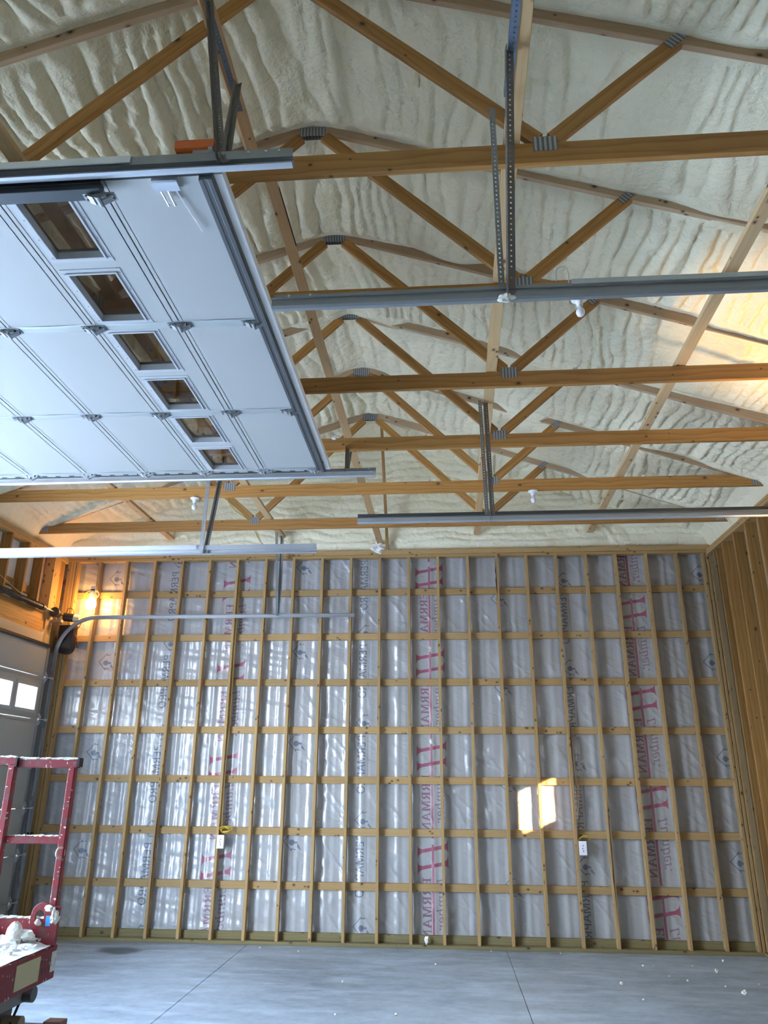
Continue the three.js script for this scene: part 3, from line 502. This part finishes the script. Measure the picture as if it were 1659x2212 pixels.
// ---------------------------------------------------------------- spring shaft, opener, lamps, boxes
{
  const t = thing('torsion_shaft', 'black spring tube and shaft over the closed door', 'door spring', [XL + .09, 4.0, 1.2]), x = XL + .09, y = 4.02;
  part(t, 'spring', merge([cyl(V(x, y, .68), V(x, y, 3.0), .036), ...steps(.7, 1.9, .03).map((z) => new THREE.TorusGeometry(.036, .004, 6, 14).translate(x, y, z))]), blackPaint);
  part(t, 'spring_cone', cyl(V(x, y, .6), V(x, y, .7), .03, .045), std(.1, .1, .1, .4, .6)); part(t, 'shaft', cyl(V(x, y, .1), V(x, y, 3.05), .0127), chrome);
  part(t, 'cable_drum', merge([cyl(V(x, y, .33), V(x, y, .35), .07, .07, 20), cyl(V(x, y, .26), V(x, y, .33), .055, .055, 20), cyl(V(x, y, .25), V(x, y, .265), .06, .06, 20)]), std(.06, .06, .06, .4, .5));
  part(t, 'bearing_plate', merge([bx(XL + .002, XL + .16, 3.9, 3.935, .2, .26), bx(XL + .002, XL + .006, 3.86, 4.08, .2, .26)]), std(.5, .42, .3, .5, .5));
  const o = thing('door_opener', 'black wall mounted opener box with a pale end cap beside the spring shaft', 'door opener', [XL + .1, 3.55, .12]);
  part(o, 'motor_housing', merge([cyl(V(XL + .12, 4.0, .12), V(XL + .26, 3.985, .1), .058, .058, 20)]), blackPlastic); part(o, 'end_cap', cyl(V(XL + .26, 3.985, .1), V(XL + .34, 3.975, .088), .058, .05, 20), std(.55, .47, .36, .5));
  const s = new THREE.Shape(); s.moveTo(0, .1); s.quadraticCurveTo(0, 0, .1, 0); s.lineTo(.13, 0); s.quadraticCurveTo(.2, .02, .2, .1); s.lineTo(.2, .38); s.lineTo(0, .38); s.closePath();
  part(o, 'gear_case', new THREE.ExtrudeGeometry(s, { depth: .1, bevelEnabled: true, bevelSize: .008, bevelThickness: .008, bevelSegments: 2 }).translate(XL + .075, 3.5, .0), blackPlastic);
  part(o, 'cable_loop', tube([[XL + .14, 4.05, .12], [XL + .17, 4.12, .12], [XL + .22, 4.11, .11], [XL + .25, 4.04, .1]], .005), blackPlastic);
  solo('cable', 'red and black cable end dangling under the curved track', 'cable', merge([tube([[-2.16, 3.93, .05], [-2.2, 3.85, .05], [-2.3, 3.83, .05], [-2.33, 3.9, .05]], .006), tube([[-2.2, 3.85, .05], [-2.23, 3.78, .06], [-2.19, 3.7, .06], [-2.17, 3.62, .06]], .006), cyl(V(-2.175, 3.66, .06), V(-2.165, 3.58, .06), .01)]), std(.12, .03, .02, .5));
  solo('cable', 'thin bare wire strung along the header over the spring', 'cable', tube([[XL + .02, 4.22, 1.7], [XL + .015, 4.12, 1.2], [XL + .012, 4.07, .8], [XL + .012, 4.06, .55], [XL + .02, 4.02, .38]], .003), whiteCable);

  // plugged-in work lamp on the stud wall
  const lx = -2.02, l = thing('work_lamp', 'glowing plug-in work lamp hung on a stud in the left corner', 'lamp', [lx, 4.1, .06]);
  part(l, 'socket', lathe([[.0, .1], [.03, .1], [.036, .08], [.036, .0], [.03, -.01], [0, -.01]], lx - .03, 4.28, .075), whitePlastic);
  part(l, 'hook', tube([[lx - .03, 4.37, .075], [lx + .03, 4.38, .07], [lx + .06, 4.33, .05], [lx + .02, 4.29, .03]], .005), std(.8, .7, .4, .5));
  const glow = new THREE.MeshStandardMaterial({ color: 0xfff1d0, emissive: new THREE.Color(1, .66, .30), emissiveIntensity: 4, roughness: .4 });
  part(l, 'bulb', lathe([[.0, -.085], [.04, -.08], [.066, -.055], [.072, -.02], [.066, .03], [.045, .06], [.03, .075], [0, .075]].map(([a, b]) => [a, b]), lx - .03, 4.2, .075, 24), glow);
  const pl = new THREE.PointLight(0xffb765, .6, 0, 2); pl.position.set(lx - .03, 4.19, .1); pl.shadow.radius = 3; scene.add(pl);
  pl.name = 'work_lamp_light';
  const ob = thing('outlet_box', 'white outlet plate on the stud above the glowing lamp', 'outlet', [lx - .05, 4.36, .02]);
  part(ob, 'plate', bx(lx - .09, lx - .005, 4.33, 4.46, .0225, .032), whitePlastic); part(ob, 'plug', bx(lx - .075, lx - .02, 4.37, 4.41, .032, .06), blackPlastic);
  solo('cable', 'thin cable looping from the outlet past the lamp down to the opener', 'cable', tube([[lx - .05, 4.39, .06], [lx - .12, 4.36, .07], [lx - .16, 4.25, .06], [lx - .14, 4.08, .05], [lx - .15, 3.98, .06], [lx - .22, 3.93, .06]], .005), yellowCable);

  // porcelain lampholders under the chords
  const holder = (label, x, z) => {
    const t = thing('lampholder', label, 'light fixture', [x, 4.93, z - .019], 'white lampholders under the trusses');
    part(t, 'base', lathe([[0, 0], [.055, 0], [.056, -.012], [.04, -.022], [.024, -.03], [.022, -.06], [.0, -.06]].reverse(), x, 5.0, z - .019), whitePlastic);
    part(t, 'bulb', lathe([[0, 0], [.013, 0], [.014, -.02], [.028, -.04], [.031, -.06], [.024, -.08], [.01, -.09], [0, -.091]].reverse(), x, 4.942, z - .019), std(.85, .85, .9, .25));
  };
  holder('white lampholder with a round bulb under the second truss, behind the dark track', 3.87, TZ[1]); holder('white lampholder under the fifth truss, right of the middle', 3.95, TZ[4]); holder('white lampholder under the fifth truss, left beside a bright hanger', .0, TZ[4]);
  solo('cable', 'loop of pale cable over the chord beside the right bulb', 'cable', tube([[3.72, 5.13, TZ[1] + .006], [3.73, 5.22, TZ[1] + .02], [3.79, 5.23, TZ[1] + .02], [3.8, 5.0, TZ[1] + .008]], .004), whiteCable);
  solo('cable', 'thin yellow cable pair hanging between the fifth and last trusses on the left', 'cable', merge([tube([[.18, 5.35, 1.95], [.26, 5.12, 1.4], [.36, 5.1, .9], [.39, 4.98, .3], [.45, 4.93, .06]], .005, 40), tube([[.19, 5.35, 1.95], [.3, 5.16, 1.4], [.38, 5.12, .9], [.40, 4.99, .3], [.47, 4.93, .06]], .004, 40)]), yellowCable);

  const box = (label, x, y, cl) => {
    const t = thing('junction_box', label, 'electrical box', [x, y, .03]);
    part(t, 'box', bx(x - .042, x + .042, y - .07, y + .07, -.05, .028), std(.5, .5, .52, .5)); part(t, 'cover', bx(x - .046, x + .046, y - .078, y + .078, .028, .034), std(.86, .87, .9, .45)); part(t, 'mark', merge([bx(x - .004, x + .01, y + .02, y + .034, .0335, .0348), bx(x - .01, x + .004, y - .01, y + .004, .0335, .0348), bx(x - .002, x + .01, y - .045, y - .02, .0335, .0348)]), std(.3, .3, .36));
  };
  box('white junction box low on the left of the stud wall, yellow cable coil above', .05, 1.135); box('white junction box low on the right of the stud wall, near the sun patch', 4.535, 1.115);
  const coil = [0, 1, 2, 3].map((k) => tube(steps(0, 6.2, .5).map((a) => [.1 + (.055 + .008 * k) * Math.cos(a + k), 1.265 + .03 * Math.sin(a + k) + .006 * k, .0 + .018 * Math.sin(a * 2 + k)]), .006, 30));
  solo('cable', 'coil of yellow cable above the left junction box', 'cable', merge(coil), yellowCable);
  solo('cable', 'short loop of yellow cable above the right junction box', 'cable', merge([tube([[4.51, 1.2, -.03], [4.56, 1.25, -.01], [4.62, 1.24, -.01], [4.63, 1.19, -.02]], .006), tube([[4.5, 1.2, -.03], [4.53, 1.235, .0], [4.6, 1.235, .0]], .006)]), yellowCable);
  solo('cable', 'brown cables stapled down the stud side to the left junction box', 'cable', merge([0, 1].map((k) => tube([[.03 + k * .012, 4.6, -.03 - k * .02], [.029 + k * .01, 3.6, -.03], [.03 + k * .012, 2.6, -.045], [.03, 1.9, -.03], [.033 + k * .01, 1.25, -.03]], .006, 40))), std(.36, .22, .05, .5));
  solo('cable', 'brown cables running down the stud side to the right junction box', 'cable', merge([0, 1, 2].map((k) => tube([[4.5, 2.6, -.03], [4.5 + .01 * k, 2.1, -.03 + .012 * k], [4.515 + .015 * k, 1.75, -.02 + .01 * k], [4.505, 1.4, -.02], [4.5, 1.22, -.03]], .005, 30))), std(.24, .15, .07, .5));
  solo('cable', 'white cable hooked in the dark corner of the right wall', 'cable', tube([[6.62, 4.75, .46], [6.6, 4.4, .45], [6.6, 4.12, .44], [6.58, 4.06, .46], [6.54, 4.08, .5]], .006), whiteCable);
  const og = thing('orange_tool', 'orange plastic tool lying on the near track', 'tool', [1.82, 4.53, 7.5]);
  part(og, 'body', prism([[0, -.03], [.05, -.03], [.06, -.015], [.06, .02], [.045, .035], [0, .035]].reverse(), V(1.72, 4.535, 7.53), V(1.9, 4.535, 7.53)), std(.62, .13, .015, .45)); part(og, 'foot', merge([bx(1.8, 1.885, 4.52, 4.537, 7.5, 7.55), bx(1.875, 1.895, 4.521, 4.54, 7.53, 7.565)]), std(.45, .46, .47, .4));
}

// ---------------------------------------------------------------- scissor lift
{
  const zf = 5.2, xr = .545, l = thing('scissor_lift', 'red scissor lift crusted with white foam in the lower left corner', 'lift', [.15, 0, 6.2]);
  const post = (x, z, y0, y1) => part(l, 'rail_post', board(V(x, y0, z), V(x, y1, z), .045, .045, V(1, 0, 0), .006), red);
  post(.508, zf, .93, 1.93); post(.118, zf + .02, .93, 1.94); post(-.3, zf + .02, .93, 1.94); post(-.3, 7.3, .93, 1.94);
  part(l, 'rail', bx(.15, .54, 1.925, 1.975, zf - .025, zf + .025, .006), redDull); part(l, 'rail', bx(-.32, .138, 1.94, 1.985, zf - .005, zf + .045, .006), redDull);
  part(l, 'rail', bx(.14, .49, 1.478, 1.52, zf - .02, zf + .02, .006), red); part(l, 'rail', bx(-.32, .1, 1.478, 1.52, zf, zf + .04, .006), red); part(l, 'rail', bx(-.32, -.28, 1.925, 1.975, zf, 7.3, .006), red);
  for (const [x, z] of [[.548, zf], [.143, zf + .02]]) part(l, 'end_cap', bx(x - .006, x + .01, 1.93, 1.985, z - .024, z + .026), blackPlastic);
  part(l, 'toe_board', bx(-.3, .46, .93, 1.065, zf - .012, zf + .012), red);
  // corner plate with a hand hole
  const s = new THREE.Shape(); s.moveTo(0, 0); s.lineTo(.17, 0); s.lineTo(.17, .2); s.quadraticCurveTo(.1, .215, .07, .225); s.quadraticCurveTo(0, .215, 0, .14); s.closePath(); const h = new THREE.Path(); h.absellipse(.055, .145, .03, .04, 0, Math.PI * 2, true); s.holes.push(h);
  part(l, 'corner_plate', new THREE.ExtrudeGeometry(s, { depth: .012, bevelEnabled: true, bevelSize: .003, bevelThickness: .003, bevelSegments: 1 }).translate(.385, .93, zf + .012), red);
  part(l, 'sticker', bx(.482, .512, 1.03, 1.085, zf + .0275, zf + .0295), std(.05, .3, .7, .5), 'small blue sticker');
  part(l, 'ring', new THREE.TorusGeometry(.03, .007, 8, 20).rotateY(1.2).translate(.515, 1.43, zf + .03), std(.6, .52, .46, .5, .4));
  part(l, 'deck', bx(-.34, xr, .895, .925, zf - .03, 7.35, .004), redDull);
  const tape = std(.45, .40, .22, .6);
  part(l, 'deck_side', bx(xr - .03, xr + .004, .75, .925, zf - .03, 7.35, .005), redDull);
  part(l, 'tape', bx(xr + .004, xr + .0055, .775, .9, 5.36, 5.62), tape, 'weathered yellow tape on the deck side'); part(l, 'letter_rest', merge([0, 1, 2, 3, 4, 5].map((k) => bx(xr + .004, xr + .0056, .80 + .05 * (k % 2), .83 + .05 * (k % 2), 5.24 + .018 * k, 5.25 + .018 * k))), blackPaint); part(l, 'sticker', merge([new THREE.TorusGeometry(.022, .003, 6, 20).rotateY(Math.PI / 2).translate(xr + .0065, .84, 5.2), bx(xr + .004, xr + .0055, .79, .895, 5.172, 5.228)]), std(.62, .6, .56, .6));
  const steelDark = std(.09, .09, .085, .6, .3), khaki = std(.22, .19, .12, .6);
  part(l, 'under_frame', bx(.42, .47, .66, .72, 5.3, 7.2, .006), std(.18, .18, .17, .6)); part(l, 'under_frame', bx(-.25, -.2, .66, .72, 5.3, 7.2, .006), steelDark); part(l, 'base', bx(-.32, .42, .16, .42, 5.3, 7.3, .02), steelDark);
  for (let k = 0; k < 3; k++) for (const x of [.40, -.16]) { part(l, 'scissor_arm', board(V(x, .46 + k * .075, 5.35), V(x, .53 + k * .075, 7.1), .06, .04), k % 2 ? khaki : steelDark); part(l, 'scissor_arm', board(V(x - .045, .53 + k * .075, 5.35), V(x - .045, .46 + k * .075, 7.1), .06, .04), khaki); }
  for (const [y, z] of [[.70, 5.32], [.58, 5.42], [.50, 5.45]]) part(l, 'pivot', cyl(V(.3, y, z), V(.52, y, z), .04, .04, 18), y > .6 ? steelDark : khaki);
  part(l, 'step', bx(.60, .70, .50, .57, 5.24, 5.33, .006), std(.2, .09, .06, .7)); part(l, 'bracket', bx(.44, .61, .51, .55, 5.27, 5.3), steelDark);
  part(l, 'hose', tube([[.46, .66, 5.36], [.48, .56, 5.5], [.47, .5, 5.6], [.44, .44, 5.66]], .008), blackPlastic);
  for (const z of [5.55, 7.0]) for (const x of [.36, -.28]) part(l, 'wheel', cyl(V(x, .16, z), V(x + .12, .16, z), .16, .16, 24), blackPlastic);
  part(l, 'chain', merge(steps(0, 1, .07).map((t, i) => new THREE.TorusGeometry(.016, .004, 5, 10).rotateY(i % 2 ? 1.57 : 0).translate(.09 - .06 * t + .01 * Math.sin(t * 9), 1.36 - .32 * t, zf + .06))), std(.35, .33, .3, .5, .5));
  // foam that has settled and hardened on it
  const crust = (x0, x1, y, z, n, r, s0) => merge(Array.from({ length: n }, (_, i) => blob(r * (.6 + .8 * hash(i, s0, 3)), i + s0, [1.7, .55, 1.1], 1).translate(x0 + (x1 - x0) * (i + .5) / n, y + r * .12, z)));
  const c = part(l, 'foam_crust', merge([crust(.15, .53, 1.977, zf, 22, .016, 1), crust(-.3, .13, 1.987, zf + .02, 18, .015, 40), crust(.15, .48, 1.522, zf, 18, .009, 80), crust(-.3, .45, 1.068, zf, 26, .014, 120), blob(.026, 4, [.8, 1.3, .8]).translate(.535, 1.08, zf + .03), blob(.02, 9, [1.4, .7, .8]).translate(.5, 1.125, zf + .035), blob(.02, 12, [1, .8, .8]).translate(.44, 1.05, zf + .04)]), foamBit); c.userData.kind = 'stuff';
  const R = rng(44), hp = part(l, 'foam_debris', merge([grid(steps(-.33, .535, .015), steps(5.2, 7.3, .03), (x, z) => [x, .927 + .03 * Math.max(0, fbm(x * 9, z * 9, 5, 3) + .35) * (1 - smooth(.45, .54, x) * .8), z], (a, b) => [a, b]).scale(1, 1, 1), ...Array.from({ length: 240 }, (_, i) => { const x = -.3 + R() * .8, z = 5.24 + R() * 1.2, r = .006 + R() * R() * .02; return blob(r, i, [1.3, .8, 1], 1).translate(x, .93 + r * .5 + .012, z); })]), std(.84, .84, .80, .85, 0, { side: THREE.DoubleSide })); hp.userData.kind = 'stuff';
  [[.40, .97, 5.27, .045, [1.5, .7, .8]], [.34, .985, 5.3, .05, [.8, 1.1, .7]], [.28, .96, 5.35, .05, [1.8, .55, .8]], [.1, .99, 5.28, .04, [.8, 1.2, .8]], [.18, .97, 5.26, .03, [.8, 1.2, .8]], [.0, .98, 5.33, .05, [1.2, .9, .8]]].forEach(([x, y, z, r, q], i) => solo('foam_chunk', ['white foam chunk at the corner post of the lift deck', 'upright white foam chunk beside the corner chunk on the lift deck', 'long flat white foam chunk lying on the lift deck', 'pointed white foam chunk against the red toe board', 'small pointed white foam chunk at the red toe board middle', 'white foam chunk on the lift deck at the picture edge'][i], 'foam', blob(r, i * 7 + 2, q).translate(x, y, z), foamBit, 'foam chunks on the lift'));
}

// ---------------------------------------------------------------- foam crumbs
{
  const spots = [[3.38, .1], [4.17, .13], [4.57, 1.49], [4.97, .66], [5.08, .68], [5.12, 1.13], [5.26, 1.27], [5.51, .6], [5.67, .88], [5.91, .37], [5.64, 1.74], [5.56, 1.47], [4.64, 2.04], [5.91, 1.38], [.67, .21], [1.15, .34], [2.74, .84], [1.92, 2.78], [2.43, 2.73], [1.84, 1.68]], big = { 8: .02, 10: .024, 2: .016, 9: .015 };
  spots.forEach(([x, z], i) => { const r = big[i] ?? .009, g = blob(r, i + 3, [1, .9, 1], 1); g.computeBoundingBox(); solo('foam_crumb', ({ 10: 'largest white foam crumb on the floor, toward the lower right corner', 8: 'large white foam crumb on the floor below the last studs on the right', 2: 'white foam crumb on the floor just right of the right floor joint', 9: 'white foam crumb on the floor close to the bottom plate at far right' })[i] ?? 'small white foam crumb lying on the concrete floor', 'foam crumb', g.translate(x, -g.boundingBox.min.y, z), foamBit, 'foam crumbs on the floor'); });
  solo('foam_chunk', 'white foam chunk standing on the bottom plate of the stud wall', 'foam', blob(.035, 77, [.75, 1.25, .7]).translate(2.63, .082, -.02), foamBit);
  solo('foam_chunk', 'white foam lump stuck on the wrap in the upper left of the stud wall', 'foam', blob(.03, 81, [1, 1, .6]).translate(-1.63, 3.17, -.115), foamBit);
  solo('foam_chunk', 'white foam lump at the foot of the diagonal brace on the wall top', 'foam', blob(.09, 85, [1.1, .8, .8], 3).translate(2.0, 4.98, .01), foamBit);
  solo('foam_chunk', 'white foam dab at the bottom of the tall right hanger', 'foam', blob(.026, 88, [1.3, .7, .9]).translate(3.205, 3.925, 7.2), foamBit);
  for (const [i, [x, y, z]] of [[1.84, 5.146, TZ[3] - .02], [2.75, 5.143, TZ[4] - .02], [4.05, 5.147, TZ[2] - .02], [5.2, 5.143, TZ[4] - .01], [3.75, 5.143, TZ[4] - .02], [6.0, 5.143, TZ[3] - .02]].entries()) solo('foam_chunk', ['large white foam crumb on the fourth truss chord by the middle', 'small foam crumb on the fifth truss chord left of the hanger', 'small foam crumb on the third truss chord right of its gusset plate', 'small foam crumb on the fifth truss chord by the right brace board', 'small foam crumb on the fifth truss chord just right of its gusset plate', 'small foam crumb on the right end of the fourth truss chord'][i], 'foam', blob(i ? .016 : .03, i + 90, [1.2, .8, 1], 1).translate(x, y + .004, z), foamBit, 'foam crumbs on the truss chords');
}

// ---------------------------------------------------------------- unseen lamp at right, out of view, placed to warm the roof foam
{
  const x = 6.0, z = 4.15, t = thing('unseen_warm_lamp', 'unseen lamp out of view by the right wall, placed to warm the roof foam', 'lamp', [x, 0, z]);
  part(t, 'stand', merge([tube([[x - .15, .012, z - .12], [x - .15, .012, z + .12], [x - .13, .2, z + .02], [x + .13, .2, z + .02], [x + .15, .012, z + .12], [x + .15, .012, z - .12]], .011, 60, 8)]), std(.6, .4, .03, .5));
  part(t, 'housing', merge([bx(x - .12, x + .12, .16, .24, z - .09, z + .09, .01), bx(x - .13, x - .12, .2, .27, z - .1, z + .1), bx(x + .12, x + .13, .2, .27, z - .1, z + .1)]), blackPaint);
  part(t, 'lens', bx(x - .1, x + .1, .24, .244, z - .07, z + .07), new THREE.MeshStandardMaterial({ color: 0xffe9c8, emissive: new THREE.Color(1, .62, .28), emissiveIntensity: 6 }));
  const sp = new THREE.SpotLight(0xffd08a, 30, 0, .29, .9, 2); sp.position.set(x, .27, z); sp.target.position.set(6.1, 5.3, 4.6); sp.shadow.radius = 5; sp.name = 'unseen_warm_lamp_light'; scene.add(sp, sp.target);
}

scene.traverse((o) => { if (o.isMesh) { o.castShadow = o.material !== pane && o.material !== reflectionTintPane; o.receiveShadow = true; } if (o.isPointLight || o.isSpotLight) o.castShadow = true; });
const renderer = new THREE.WebGLRenderer({ antialias: true });
renderer.shadowMap.enabled = true;
renderer.toneMapping = THREE.LinearToneMapping;
renderer.toneMappingExposure = EXPOSURE;
renderer.render(scene, camera);
